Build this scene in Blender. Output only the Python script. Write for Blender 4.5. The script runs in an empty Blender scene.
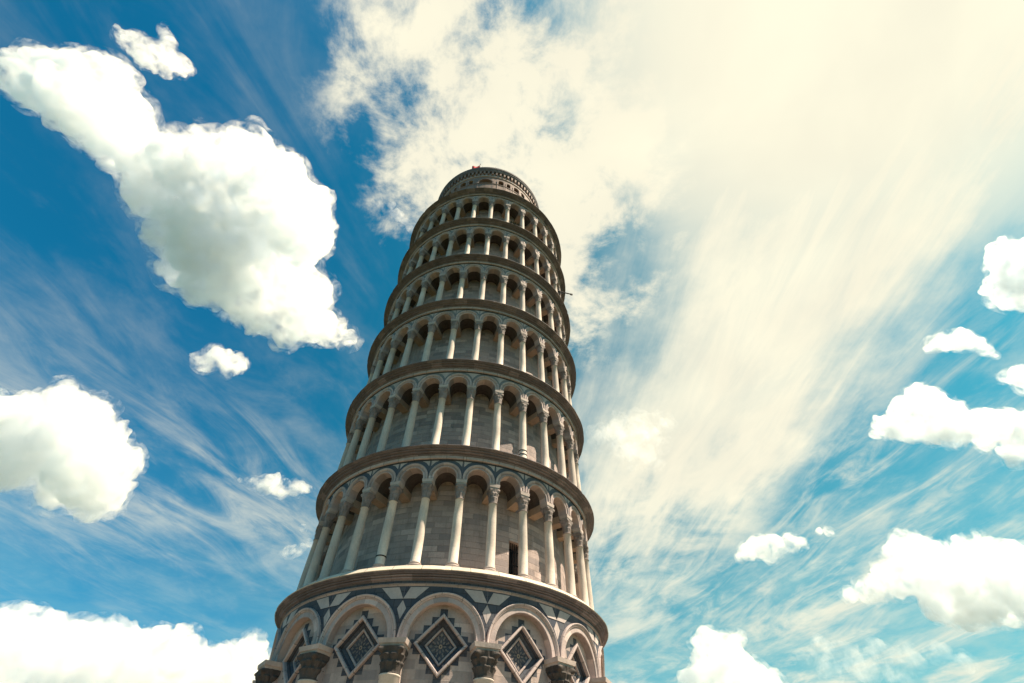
import bpy, bmesh, math, random
import numpy as np
from mathutils import Vector, Matrix, noise as mnoise

random.seed(11)
PI = math.pi
SC = bpy.context.scene
COL = SC.collection

# ------------------------------------------------------------------ camera
CAM_F = 470.5 / 1024.0 * 36.0
CAM_LOC = Vector((0.0, -26.8693, 1.6))
CAM_FW = Vector((0.09347533, 0.60253323, 0.79260082))
CAM_R = Vector((0.99114926, -0.13168703, -0.01678297))
CAM_U = Vector((-0.09426296, -0.78715451, 0.60950986))
cd = bpy.data.cameras.new('camera')
cd.sensor_width = 36.0
cd.lens = CAM_F
cd.clip_start = 0.1
cd.clip_end = 60000.0
cam = bpy.data.objects.new('camera', cd)
cam.matrix_world = Matrix(((CAM_R.x, CAM_U.x, -CAM_FW.x, CAM_LOC.x),
                           (CAM_R.y, CAM_U.y, -CAM_FW.y, CAM_LOC.y),
                           (CAM_R.z, CAM_U.z, -CAM_FW.z, CAM_LOC.z), (0, 0, 0, 1)))
COL.objects.link(cam)
SC.camera = cam

# ------------------------------------------------------------------ render / colour management
SC.view_settings.view_transform = 'Standard'
SC.view_settings.look = 'None'
SC.view_settings.exposure = 1.2
SC.view_settings.gamma = 1.0
SC.render.engine = 'CYCLES'
CY = SC.cycles
CY.use_denoising = True
CY.max_bounces = 12
CY.diffuse_bounces = 4
CY.glossy_bounces = 2
CY.transmission_bounces = 2
CY.volume_bounces = 9
CY.transparent_max_bounces = 8
CY.caustics_reflective = False
CY.caustics_refractive = False

# ------------------------------------------------------------------ node helpers
class NT:
    def __init__(self, tree):
        self.t = tree
        tree.nodes.clear()
    def node(self, kind, **kw):
        n = self.t.nodes.new(kind)
        for k, v in kw.items():
            setattr(n, k, v)
        return n
    def put(self, sock, v):
        if v is None:
            return
        if hasattr(v, 'links') or isinstance(v, bpy.types.NodeSocket):
            self.t.links.new(v, sock)
        else:
            if sock.type == 'RGBA' and len(v) == 3:
                v = (*v, 1.0)
            sock.default_value = v
    def math(self, op, a, b=None, c=None, clamp=False):
        n = self.node('ShaderNodeMath', operation=op, use_clamp=clamp)
        for i, v in enumerate((a, b, c)):
            self.put(n.inputs[i], v)
        return n.outputs[0]
    def vmath(self, op, a, b=None):
        n = self.node('ShaderNodeVectorMath', operation=op)
        self.put(n.inputs[0], a)
        self.put(n.inputs[1], b)
        return n.outputs['Value'] if op in ('DOT_PRODUCT', 'LENGTH') else n.outputs[0]
    def mix(self, fac, a, b, blend='MIX'):
        n = self.node('ShaderNodeMix', data_type='RGBA', blend_type=blend)
        n.clamp_factor = True
        self.put(n.inputs[0], fac)
        self.put(n.inputs[6], a)
        self.put(n.inputs[7], b)
        return n.outputs[2]
    def noise(self, vec, scale, detail=4, rough=0.5, dist=0.0, dims='3D', lac=2.0):
        n = self.node('ShaderNodeTexNoise', noise_dimensions=dims)
        self.put(n.inputs['Vector'], vec)
        n.inputs['Scale'].default_value = scale
        n.inputs['Detail'].default_value = detail
        n.inputs['Roughness'].default_value = rough
        n.inputs['Lacunarity'].default_value = lac
        n.inputs['Distortion'].default_value = dist
        return n.outputs[0]
    def step(self, x, a, b, ya=0.0, yb=1.0):
        n = self.node('ShaderNodeMapRange', interpolation_type='SMOOTHSTEP')
        self.put(n.inputs[0], x)
        n.inputs[1].default_value = a
        n.inputs[2].default_value = b
        n.inputs[3].default_value = ya
        n.inputs[4].default_value = yb
        return n.outputs[0]
    def comb(self, x, y, z=0.0):
        n = self.node('ShaderNodeCombineXYZ')
        for i, v in enumerate((x, y, z)):
            self.put(n.inputs[i], v)
        return n.outputs[0]

# ------------------------------------------------------------------ sun
SUN_EL, SUN_AZ = math.radians(55.0), math.radians(113.0)      # azimuth clockwise from +Y
SUN_DIR = Vector((math.sin(SUN_AZ) * math.cos(SUN_EL), math.cos(SUN_AZ) * math.cos(SUN_EL), math.sin(SUN_EL)))
sl = bpy.data.lights.new('sun', 'SUN')
sl.energy = 5.0
sl.angle = math.radians(0.5)
sl.color = (1.0, 0.86, 0.64)
so = bpy.data.objects.new('sun', sl)
so.rotation_euler = (-SUN_DIR).to_track_quat('-Z', 'Y').to_euler()
so.location = (60, -20, 120)
COL.objects.link(so)

# ------------------------------------------------------------------ sky: Nishita + high cirrus, in the world
SKY_STRENGTH = 0.0555
def build_world():
    w = bpy.data.worlds.new('World')
    SC.world = w
    w.use_nodes = True
    N = NT(w.node_tree)
    sky = N.node('ShaderNodeTexSky', sky_type='NISHITA')
    sky.sun_disc = False
    sky.sun_elevation = SUN_EL
    sky.sun_rotation = SUN_AZ
    sky.air_density = 1.0
    sky.dust_density = 0.6
    sky.ozone_density = 2.0
    tc = N.node('ShaderNodeTexCoord')
    V = tc.outputs['Generated']
    side = N.step(N.vmath('DOT_PRODUCT', V, (0.80, 0.43, 0.42)), 0.05, 0.95)
    tint = N.mix(side, (0.06, 0.96, 1.08), (0.14, 1.13, 0.93))
    base = N.mix(1.0, sky.outputs[0], tint, 'MULTIPLY')
    sep = N.node('ShaderNodeSeparateXYZ')
    N.put(sep.inputs[0], V)
    z = N.math('MAXIMUM', sep.outputs[2], 0.03)
    x = N.math('DIVIDE', sep.outputs[0], z)
    y = N.math('DIVIDE', sep.outputs[1], z)
    P = N.comb(x, y)                                    # position on the plane of the high clouds
    def rot(ang, sx, sy):
        c, s = math.cos(math.radians(ang)), math.sin(math.radians(ang))
        a = N.math('ADD', N.math('MULTIPLY', x, c), N.math('MULTIPLY', y, s))     # along the streak
        b = N.math('SUBTRACT', N.math('MULTIPLY', y, c), N.math('MULTIPLY', x, s))
        return N.comb(N.math('MULTIPLY', a, sx), N.math('MULTIPLY', b, sy))
    def blob(cx, cy, rx, ry, ang=0.0, soft=1.0):
        c, s = math.cos(math.radians(ang)), math.sin(math.radians(ang))
        dx = N.math('SUBTRACT', x, cx)
        dy = N.math('SUBTRACT', y, cy)
        a = N.math('DIVIDE', N.math('ADD', N.math('MULTIPLY', dx, c), N.math('MULTIPLY', dy, s)), rx)
        b = N.math('DIVIDE', N.math('SUBTRACT', N.math('MULTIPLY', dy, c), N.math('MULTIPLY', dx, s)), ry)
        q = N.math('ADD', N.math('MULTIPLY', a, a), N.math('MULTIPLY', b, b))
        return N.math('EXPONENT', N.math('MULTIPLY', q, -soft))
    # warped coordinates for ragged margins
    wob = N.noise(P, 2.2, 6, 0.62)
    wobc = N.math('SUBTRACT', wob, 0.5)
    st1 = N.noise(rot(88, 1.0, 6.0), 1.3, 10, 0.60, 0.5)
    st2 = N.noise(rot(99, 1.5, 4.8), 1.7, 10, 0.66, 0.9)
    puff = N.noise(P, 3.6, 9, 0.62, 0.35)
    # great veil sweeping up from the lower middle to the sun
    xs = N.math('ADD', x, N.math('ADD', N.math('MULTIPLY', wobc, 0.45), N.math('MULTIPLY', N.math('SUBTRACT', st1, 0.5), 0.35)))
    band = N.math('MULTIPLY', N.step(xs, 0.20, 0.66), N.step(xs, 1.30, 0.98))
    fade = N.step(y, 2.3, 0.55)
    tex = N.math('ADD', N.math('MULTIPLY', st1, 0.62), N.math('MULTIPLY', puff, 0.38))
    veil = N.math('MULTIPLY', N.math('MULTIPLY', band, N.step(y, 3.0, 1.2)),
                  N.step(N.math('ADD', tex, N.math('MULTIPLY', fade, 0.38)), 0.47, 0.74))
    st4 = N.noise(rot(92, 1.4, 6.0), 1.2, 9, 0.66, 1.2)
    veil = N.math('MULTIPLY', veil, N.step(st4, 0.25, 0.66, 0.84, 1.0))
    # thick veil near the sun
    near = N.step(N.vmath('DOT_PRODUCT', V, (0.50, -0.02, 0.866)), 0.84, 0.99)
    near = N.math('MULTIPLY', near, N.step(N.math('ADD', puff, N.math('MULTIPLY', near, 0.6)), 0.40, 0.9))
    # loose streaks right and left
    rs = N.math('MULTIPLY', N.step(N.math('ADD', N.math('MULTIPLY', st2, 0.7), N.math('MULTIPLY', puff, 0.3)), 0.42, 0.72),
                N.math('ADD', blob(0.9, 1.6, 0.7, 1.0), blob(1.7, 1.7, 0.7, 0.9), clamp=True))
    st3 = N.noise(rot(62, 1.3, 3.4), 1.5, 10, 0.64, 0.9)
    lt = N.math('ADD', N.math('MULTIPLY', st3, 0.7), N.math('MULTIPLY', puff, 0.3))
    ls = N.math('MULTIPLY', N.step(lt, 0.36, 0.72), N.math('ADD', blob(-0.66, 1.60, 0.55, 0.30, 63), blob(-1.35, 1.5, 0.6, 0.40, 63), clamp=True))
    ls2 = N.math('MULTIPLY', N.step(N.math('ADD', N.math('MULTIPLY', lt, 0.6), N.math('MULTIPLY', wob, 0.4)), 0.46, 0.80), 0.26)
    # broken, flocky cloud beside the tower top
    fl = N.noise(P, 7.6, 11, 0.64, 0.2)
    fl2 = N.noise(P, 3.1, 4, 0.5, 0.3)
    fm = N.math('ADD', blob(-0.02, 0.22, 0.27, 0.34, 0, 1.2), blob(0.22, 0.42, 0.25, 0.42, 0, 1.2), clamp=True)
    fv = N.math('ADD', N.math('ADD', N.math('MULTIPLY', fl, 0.80), N.math('MULTIPLY', fl2, 0.45)), N.math('MULTIPLY', fm, 0.31))
    flock = N.math('MULTIPLY', N.step(fv, 0.71, 0.93), N.step(fm, 0.06, 0.40))
    lown = N.noise(rot(99, 0.9, 1.5), 1.9, 9, 0.64, 0.4)
    lowc = N.math('MULTIPLY', N.math('MULTIPLY', N.step(lown, 0.46, 0.70), side), N.step(sep.outputs[2], 0.52, 0.30))
    # pale haze towards the horizon
    hz = N.step(sep.outputs[2], 0.66, 0.12, 0.0, 0.85)
    base = N.mix(N.math('MULTIPLY', N.math('MULTIPLY', hz, N.math('ADD', N.math('MULTIPLY', side, 0.6), 0.4)), N.step(puff, 0.25, 0.7, 0.45, 1.0)), base, (3.4, 5.5, 5.2))
    tot = N.math('MAXIMUM', N.math('MULTIPLY', veil, 0.98), N.math('MULTIPLY', near, 0.98))
    inv = N.math('SUBTRACT', 1.0, tot)
    for layer, k in ((rs, 0.74), (ls, 0.64), (ls2, 0.95), (flock, 0.97), (lowc, 0.78)):
        inv = N.math('MULTIPLY', inv, N.math('SUBTRACT', 1.0, N.math('MULTIPLY', layer, k)))
    cover = N.math('SUBTRACT', 1.0, inv)
    ccol = N.mix(N.step(fl2, 0.3, 0.7), (7.6, 7.2, 5.7), (8.3, 7.85, 6.1))
    out = N.mix(cover, base, ccol)
    bg = N.node('ShaderNodeBackground')
    N.put(bg.inputs[0], out)
    bg.inputs[1].default_value = SKY_STRENGTH
    o = N.node('ShaderNodeOutputWorld')
    N.t.links.new(bg.outputs[0], o.inputs[0])
build_world()

# ------------------------------------------------------------------ mesh builder
class MB:
    def __init__(self):
        self.v, self.f, self.uv, self.sm, self.mi = [], [], [], [], []
    def vert(self, p):
        self.v.append(tuple(p))
        return len(self.v) - 1
    def face(self, idx, uvs=None, smooth=False, mi=0):
        self.f.append(tuple(idx))
        if uvs is None:
            ps = [Vector(self.v[i]) for i in idx]
            n = (ps[1] - ps[0]).cross(ps[2] - ps[0])
            a = max(range(3), key=lambda i: abs(n[i]))
            o = [i for i in range(3) if i != a]
            uvs = [(p[o[0]], p[o[1]]) for p in ps]
        self.uv.append(list(uvs))
        self.sm.append(smooth)
        self.mi.append(mi)
    def quad(self, a, b, c, d, uvs=None, smooth=False, mi=0):
        self.face([self.vert(a), self.vert(b), self.vert(c), self.vert(d)], uvs, smooth, mi)
    def poly(self, pts, uvs=None, mi=0):
        self.face([self.vert(p) for p in pts], uvs, False, mi)
    def box(self, c, s, taper=1.0):
        x, y, z = s[0] / 2, s[1] / 2, s[2] / 2
        pts = []
        for dz, k in ((-z, taper), (z, 1.0)):
            for dx, dy in ((-x, -y), (x, -y), (x, y), (-x, y)):
                pts.append((c[0] + dx * k, c[1] + dy * k, c[2] + dz))
        for q in ((3, 2, 1, 0), (4, 5, 6, 7), (0, 1, 5, 4), (1, 2, 6, 5), (2, 3, 7, 6), (3, 0, 4, 7)):
            self.quad(*[pts[i] for i in q])
    def grid(self, fn, nu, nv, uvfn=None, smooth=True, close_u=False, mi=0):
        ids = [[self.vert(fn(i, j)) for j in range(nv + 1)] for i in range(nu if close_u else nu + 1)]
        m = len(ids)
        for i in range(nu):
            for j in range(nv):
                k = (i + 1) % m
                uv = None
                if uvfn:
                    uv = [uvfn(i, j), uvfn(i + 1, j), uvfn(i + 1, j + 1), uvfn(i, j + 1)]
                self.face([ids[i][j], ids[k][j], ids[k][j + 1], ids[i][j + 1]], uv, smooth, mi)
    def lathe(self, prof, n=16, c=(0, 0, 0), smooth=True):
        lens = [0.0]
        for a, b in zip(prof, prof[1:]):
            lens.append(lens[-1] + math.dist(a, b))
        self.grid(lambda i, j: (c[0] + prof[j][0] * math.cos(2 * PI * i / n), c[1] + prof[j][0] * math.sin(2 * PI * i / n), c[2] + prof[j][1]),
                  n, len(prof) - 1, lambda i, j: (2 * PI * i / n * 0.2, lens[j]), smooth, True)
    def tube(self, a, b, r, n=8, r2=None):
        a, b = Vector(a), Vector(b)
        r2 = r if r2 is None else r2
        d = (b - a).normalized()
        e = d.orthogonal().normalized()
        g = d.cross(e)
        def fn(i, j):
            t = 2 * PI * i / n
            q = (e * math.cos(t) + g * math.sin(t)) * (r if j == 0 else r2)
            return (a if j == 0 else b) + q
        self.grid(fn, n, 1, None, True, True)
        for p, rr, s in ((a, r, -1), (b, r2, 1)):
            ring = [p + (e * math.cos(2 * PI * i / n) + g * math.sin(2 * PI * i / n)) * rr for i in range(n)]
            self.poly(ring if s > 0 else ring[::-1])
    def mesh(self, name, mats):
        me = bpy.data.meshes.new(name)
        me.from_pydata(self.v, [], self.f)
        uvl = me.uv_layers.new(name='UVMap')
        flat = [c for face in self.uv for co in face for c in co]
        uvl.data.foreach_set('uv', flat)
        me.polygons.foreach_set('use_smooth', self.sm)
        me.polygons.foreach_set('material_index', self.mi)
        for m in (mats if isinstance(mats, (list, tuple)) else [mats]):
            me.materials.append(m)
        me.update()
        return me

def link(name, me, parent=None, loc=(0, 0, 0), rz=0.0):
    o = bpy.data.objects.new(name, me)
    COL.objects.link(o)
    o.parent = parent
    o.location = loc
    o.rotation_euler = (0, 0, rz)
    return o

def tag(o, label=None, cat=None, group=None, kind=None):
    for k, v in (('label', label), ('category', cat), ('group', group), ('kind', kind)):
        if v:
            o[k] = v
    return o

def copy_tree(o, parent=None):
    c = o.copy()
    COL.objects.link(c)
    c.parent = parent
    for ch in list(o.children):
        copy_tree(ch, c)
    return c

# ------------------------------------------------------------------ materials
def stone(name, c1, c2, brick=None, mortar=(0.12, 0.11, 0.10), stain=0.5, stain_col=(0.06, 0.055, 0.05), bump=0.4, rough=0.8, vary=0.0, odd=None, sscale=1.0):
    m = bpy.data.materials.new(name)
    m.use_nodes = True
    N = NT(m.node_tree)
    tc = N.node('ShaderNodeTexCoord')
    uv, ob = tc.outputs['UV'], tc.outputs['Object']
    info = N.node('ShaderNodeObjectInfo')
    rnd = info.outputs['Random']
    ob = N.vmath('ADD', ob, N.comb(N.math('MULTIPLY', rnd, 37.0), N.math('MULTIPLY', rnd, 71.0), N.math('MULTIPLY', rnd, 13.0)))
    uv = N.vmath('ADD', uv, N.comb(N.math('MULTIPLY', rnd, 40.0), 0.0))
    if brick:
        br = N.node('ShaderNodeTexBrick')
        br.offset = 0.5
        br.squash = 1.35
        br.squash_frequency = 3
        jit = N.noise(uv, 0.7, 2)
        wuv = N.vmath('ADD', uv, N.comb(0.0, N.math('MULTIPLY', N.math('SUBTRACT', jit, 0.5), 0.02)))
        N.put(br.inputs['Vector'], wuv)
        N.put(br.inputs['Color1'], c1)
        N.put(br.inputs['Color2'], c2)
        N.put(br.inputs['Mortar'], mortar)
        br.inputs['Scale'].default_value = 1.0
        br.inputs['Mortar Size'].default_value = 0.012
        br.inputs['Mortar Smooth'].default_value = 0.3
        br.inputs['Brick Width'].default_value = brick[0]
        br.inputs['Row Height'].default_value = brick[1]
        col = br.outputs['Color']
        if odd:
            b2 = N.node('ShaderNodeTexBrick')
            b2.offset, b2.squash, b2.squash_frequency = br.offset, br.squash, br.squash_frequency
            N.put(b2.inputs['Vector'], wuv)
            N.put(b2.inputs['Color1'], (0, 0, 0))
            N.put(b2.inputs['Color2'], (1, 1, 1))
            N.put(b2.inputs['Mortar'], (0, 0, 0))
            b2.inputs['Scale'].default_value = 1.0
            b2.inputs['Mortar Size'].default_value = 0.012
            b2.inputs['Bias'].default_value = 0.0
            b2.inputs['Brick Width'].default_value = brick[0]
            b2.inputs['Row Height'].default_value = brick[1]
            sel = N.step(b2.outputs['Color'], 0.80, 0.84)
            col = N.mix(N.math('MULTIPLY', sel, 0.75), col, odd)
            sel2 = N.step(b2.outputs['Color'], 0.16, 0.12)
            col = N.mix(N.math('MULTIPLY', sel2, 0.5), col, tuple(min(1, k * 1.35) for k in c1))
        fac = br.outputs['Fac']
    else:
        g = N.noise(ob, 0.9 * sscale, 4, 0.6)
        col = N.mix(N.step(g, 0.3, 0.7), c1, c2)
        fac = None
    if vary:
        col = N.mix(N.math('MULTIPLY', rnd, vary), col, c2)
    big = N.noise(ob, 0.55 * sscale, 6, 0.65, 0.4)
    streak_v = N.node('ShaderNodeMapping')
    N.put(streak_v.inputs[0], ob)
    streak_v.inputs['Scale'].default_value = (2.6, 2.6, 0.35)
    strk = N.noise(streak_v.outputs[0], 1.4 * sscale, 6, 0.6)
    s = N.step(N.math('ADD', N.math('MULTIPLY', big, 0.6), N.math('MULTIPLY', strk, 0.5)), 0.50, 0.78)
    col = N.mix(N.math('MULTIPLY', s, stain), col, stain_col)
    fine = N.noise(ob, 14.0, 5, 0.7)
    col = N.mix(N.step(fine, 0.25, 0.8, 0.0, 0.35), col, tuple(k * 0.55 for k in c2))
    b = N.node('ShaderNodeBump')
    b.inputs['Strength'].default_value = bump
    b.inputs['Distance'].default_value = 0.03
    h = N.math('ADD', N.math('MULTIPLY', fine, 0.6), N.math('MULTIPLY', big, 0.5))
    if fac is not None:
        h = N.math('SUBTRACT', h, fac)
    N.put(b.inputs['Height'], h)
    p = N.node('ShaderNodeBsdfPrincipled')
    N.put(p.inputs['Base Color'], col)
    p.inputs['Roughness'].default_value = rough
    p.inputs['Specular IOR Level'].default_value = 0.25
    N.put(p.inputs['Normal'], b.outputs[0])
    o = N.node('ShaderNodeOutputMaterial')
    N.t.links.new(p.outputs[0], o.inputs[0])
    return m

def plain(name, col, rough=0.7, metal=0.0):
    m = bpy.data.materials.new(name)
    m.use_nodes = True
    N = NT(m.node_tree)
    tc = N.node('ShaderNodeTexCoord')
    n = N.noise(tc.outputs['Object'], 6.0, 4, 0.6)
    c = N.mix(N.step(n, 0.3, 0.75, 0.0, 0.5), col, tuple(k * 0.6 for k in col))
    p = N.node('ShaderNodeBsdfPrincipled')
    N.put(p.inputs['Base Color'], c)
    p.inputs['Roughness'].default_value = rough
    p.inputs['Metallic'].default_value = metal
    p.inputs['Specular IOR Level'].default_value = 0.15
    o = N.node('ShaderNodeOutputMaterial')
    N.t.links.new(p.outputs[0], o.inputs[0])
    return m

M_WALL = stone('drum_masonry', (0.497, 0.387, 0.365), (0.355, 0.281, 0.271), (0.72, 0.27), mortar=(0.100, 0.090, 0.085), bump=0.9, stain=0.6, odd=(0.274, 0.228, 0.232))
M_BASE = stone('ground_tier_masonry', (0.520, 0.406, 0.379), (0.400, 0.315, 0.298), (0.95, 0.30), stain=0.45, odd=(0.308, 0.253, 0.255))
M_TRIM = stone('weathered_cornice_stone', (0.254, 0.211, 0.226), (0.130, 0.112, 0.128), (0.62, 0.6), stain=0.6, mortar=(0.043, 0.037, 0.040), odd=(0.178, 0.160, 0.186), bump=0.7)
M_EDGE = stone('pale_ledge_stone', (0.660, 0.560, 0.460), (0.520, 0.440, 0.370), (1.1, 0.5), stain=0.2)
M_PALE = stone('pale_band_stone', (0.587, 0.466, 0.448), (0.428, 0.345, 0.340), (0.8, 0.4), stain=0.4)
M_ARCH = stone('arch_marble', (0.553, 0.436, 0.418), (0.391, 0.314, 0.311), (0.42, 0.5), stain=0.45, odd=(0.289, 0.252, 0.259))
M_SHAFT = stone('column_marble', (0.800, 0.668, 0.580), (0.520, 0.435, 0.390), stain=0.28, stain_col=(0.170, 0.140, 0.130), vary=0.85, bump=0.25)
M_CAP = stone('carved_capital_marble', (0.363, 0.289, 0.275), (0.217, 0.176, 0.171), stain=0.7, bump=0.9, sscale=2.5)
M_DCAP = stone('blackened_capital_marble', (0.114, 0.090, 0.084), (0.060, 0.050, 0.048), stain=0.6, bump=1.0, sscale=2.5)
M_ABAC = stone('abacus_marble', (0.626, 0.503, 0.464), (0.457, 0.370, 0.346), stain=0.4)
M_BEAM = stone('beam_stone', (0.435, 0.313, 0.237), (0.322, 0.238, 0.191), stain=0.3)
M_INK = stone('dark_blue_inlay', (0.052, 0.060, 0.088), (0.094, 0.096, 0.115), (0.31, 0.27), mortar=(0.039, 0.039, 0.050), stain=0.3, stain_col=(0.143, 0.124, 0.106), bump=0.3)
M_INKC = stone('worn_grey_inlay', (0.200, 0.195, 0.210), (0.260, 0.240, 0.235), stain=0.35, stain_col=(0.160, 0.145, 0.135), bump=0.3)
M_INKB = stone('faded_blue_inlay', (0.085, 0.098, 0.135), (0.130, 0.130, 0.145), stain=0.35, stain_col=(0.140, 0.120, 0.105), bump=0.3)
M_LITE = stone('white_inlay', (0.595, 0.488, 0.465), (0.461, 0.384, 0.377), stain=0.3, bump=0.15)
M_GREY = stone('grey_inlay', (0.258, 0.214, 0.203), (0.174, 0.148, 0.146), stain=0.4, bump=0.3)
M_BELF = stone('belfry_masonry', (0.358, 0.246, 0.219), (0.254, 0.177, 0.164), (0.7, 0.3), stain=0.5)
M_VAULT = stone('vault_painted_shade', (0.119, 0.094, 0.090), (0.081, 0.065, 0.064), (0.3, 0.2), stain=0.5)  # gallery shade painted into the vault: stone toned much darker than the arches
M_IRON = plain('dark_iron', (0.03, 0.03, 0.033), 0.5, 0.6)
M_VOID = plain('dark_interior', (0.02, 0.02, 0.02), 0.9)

# ------------------------------------------------------------------ tower frame
AX = Vector((0.02289312, -0.06705793, 0.99748641)).normalized()
TOC = Vector((-0.00291315, -0.99774814, -0.06700866)).normalized()
RGT = TOC.cross(AX) * -1
if RGT.x < 0:
    RGT = -RGT
tower = bpy.data.objects.new('bell_tower', None)
COL.objects.link(tower)
tower.matrix_world = Matrix(((RGT.x, -TOC.x, AX.x, 0), (RGT.y, -TOC.y, AX.y, 0), (RGT.z, -TOC.z, AX.z, 0), (0, 0, 0, 1)))
tower.empty_display_size = 2.0
tag(tower, 'leaning round marble bell tower ringed by tiers of open arcades', 'tower')

def cyl(th, R, z):
    """th in degrees from the side that faces the camera, growing to the right."""
    t = math.radians(th)
    return (R * math.sin(t), -R * math.cos(t), z)

LV = [0.0, 11.184, 16.988, 22.922, 28.785, 34.52, 40.484, 46.64, 56.249]
RC = 8.035       # cornice lip
RF = 7.42        # arcade face
RCOL = 7.28      # column axis
RW = 6.2         # inner drum

def revolve(mb, prof, th0=0.0, th1=360.0, n=180, smooth=False, mi=0, uoff=0.0, wob=0.0):
    lens = [0.0]
    for a, b in zip(prof, prof[1:]):
        lens.append(lens[-1] + math.dist(a, b))
    Rm = sum(p[0] for p in prof) / len(prof)
    def fn(i, j):
        th = th0 + (th1 - th0) * i / n
        R, z = prof[j]
        if wob:
            t = math.radians(th)
            q = Vector((R * math.sin(t) * 1.1, R * math.cos(t) * 1.1, z * 1.7))
            R += wob * mnoise.noise(q) + wob * 0.8 * mnoise.noise(q * 3.1)
            z += wob * 0.6 * mnoise.noise(q * 1.3 + Vector((9, 4, 2)))
            c = mnoise.noise(Vector((th * 0.9, z * 2.0, R)))
            if c > 0.42:
                R -= wob * 9 * (c - 0.42)
        return cyl(th, R, z)
    mb.grid(fn, n, len(prof) - 1,
            lambda i, j: (math.radians(th0 + (th1 - th0) * i / n) * Rm + uoff, prof[0][1] + lens[j]), smooth, False, mi)

# --- drum walls behind the loggias
def drum_wall(k):
    z0, z1 = LV[k - 1], LV[k]
    mb = MB()
    if k == 2:
        a0, a1, zb, zt = 23.4, 29.6, z0, 13.66
        revolve(mb, [(RW, z0 - 0.1), (RW, z1)], a1, a0 + 360, 180)
        revolve(mb, [(RW, zt), (RW, z1)], a0, a1, 6)
        for a, s in ((a0, 1), (a1, -1)):
            q = [cyl(a, RW, z0), cyl(a, RW, zt), cyl(a, 5.5, zt), cyl(a, 5.5, z0)]
            mb.quad(*(q if s > 0 else q[::-1]))
        mb.quad(cyl(a0, RW, zt), cyl(a1, RW, zt), cyl(a1, 5.5, zt), cyl(a0, 5.5, zt))
    else:
        revolve(mb, [(RW, z0 - 0.1), (RW, z1)], uoff=k * 3.37)
    return link('drum_wall', mb.mesh('drum_wall', M_WALL), tower)
for k in range(2, 8):
    drum_wall(k)
mb = MB()
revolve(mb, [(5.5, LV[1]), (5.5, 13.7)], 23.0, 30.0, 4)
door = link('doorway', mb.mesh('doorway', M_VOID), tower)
mb = MB()
for a in (24.3, 25.3, 26.3, 27.3, 28.3):
    mb.tube(cyl(a, 6.02, LV[1]), cyl(a, 6.02, 13.66), 0.018, 6)
for zz in (12.1, 12.7, 13.3):
    mb.tube(cyl(23.4, 6.0, zz), cyl(29.6, 6.0, zz), 0.018, 6)
link('grille', mb.mesh('grille', M_IRON), door)

# --- cornices with their string courses
for k in range(1, 8):
    z = LV[k]
    mb = MB()
    R = RC + (0.01 if k == 1 else 0)
    if k == 1:
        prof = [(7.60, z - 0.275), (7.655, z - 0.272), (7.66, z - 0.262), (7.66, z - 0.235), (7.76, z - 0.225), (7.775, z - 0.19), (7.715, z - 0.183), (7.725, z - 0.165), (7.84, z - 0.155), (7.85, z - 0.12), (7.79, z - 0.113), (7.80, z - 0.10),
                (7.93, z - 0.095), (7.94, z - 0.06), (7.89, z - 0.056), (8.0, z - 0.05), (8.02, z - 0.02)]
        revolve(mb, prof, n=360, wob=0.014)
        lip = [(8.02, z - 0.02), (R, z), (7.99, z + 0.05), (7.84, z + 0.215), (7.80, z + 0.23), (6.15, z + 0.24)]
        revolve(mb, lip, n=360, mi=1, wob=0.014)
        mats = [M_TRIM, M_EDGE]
    else:
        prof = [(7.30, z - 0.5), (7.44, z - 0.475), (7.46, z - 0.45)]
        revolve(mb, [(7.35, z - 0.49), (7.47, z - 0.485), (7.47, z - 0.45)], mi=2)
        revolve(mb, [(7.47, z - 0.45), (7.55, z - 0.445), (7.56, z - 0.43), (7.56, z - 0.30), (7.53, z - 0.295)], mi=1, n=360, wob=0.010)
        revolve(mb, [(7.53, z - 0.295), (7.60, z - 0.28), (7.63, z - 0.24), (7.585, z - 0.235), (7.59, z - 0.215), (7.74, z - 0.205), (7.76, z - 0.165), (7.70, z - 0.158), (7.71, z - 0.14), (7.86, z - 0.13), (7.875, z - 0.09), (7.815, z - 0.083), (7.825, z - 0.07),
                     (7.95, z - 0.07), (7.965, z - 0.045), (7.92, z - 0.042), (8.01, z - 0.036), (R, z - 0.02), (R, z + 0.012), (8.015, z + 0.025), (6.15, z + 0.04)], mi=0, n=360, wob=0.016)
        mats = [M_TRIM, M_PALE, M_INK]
    link('cornice', mb.mesh('cornice', mats), tower)

# --- arcade bays of the loggias
def SZ(R, s, z, Rref=RF):
    return cyl(math.degrees(s / Rref), R, z)

def arc_band(mb, prof, zc, zleg, n=28, Rref=RF, mi=0, smooth=False):
    """sweep a (radius, depth) profile round a half circle, with straight legs down to zleg."""
    path = [(0.0, zleg - zc)] if zleg < zc - 1e-4 else []
    path += [(PI * i / n, None) for i in range(n + 1)]
    if zleg < zc - 1e-4:
        path.append((PI, zleg - zc))
    def fn(i, j):
        a, dz = path[i]
        r, R = prof[j]
        if dz is not None:
            return SZ(R, r * math.cos(a), zc + dz, Rref)
        return SZ(R, r * math.cos(a), zc + r * math.sin(a), Rref)
    rm = sum(p[0] for p in prof) / len(prof)
    mb.grid(fn, len(path) - 1, len(prof) - 1, lambda i, j: (i * PI * rm / n, j * 0.1), smooth, False, mi)

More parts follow.
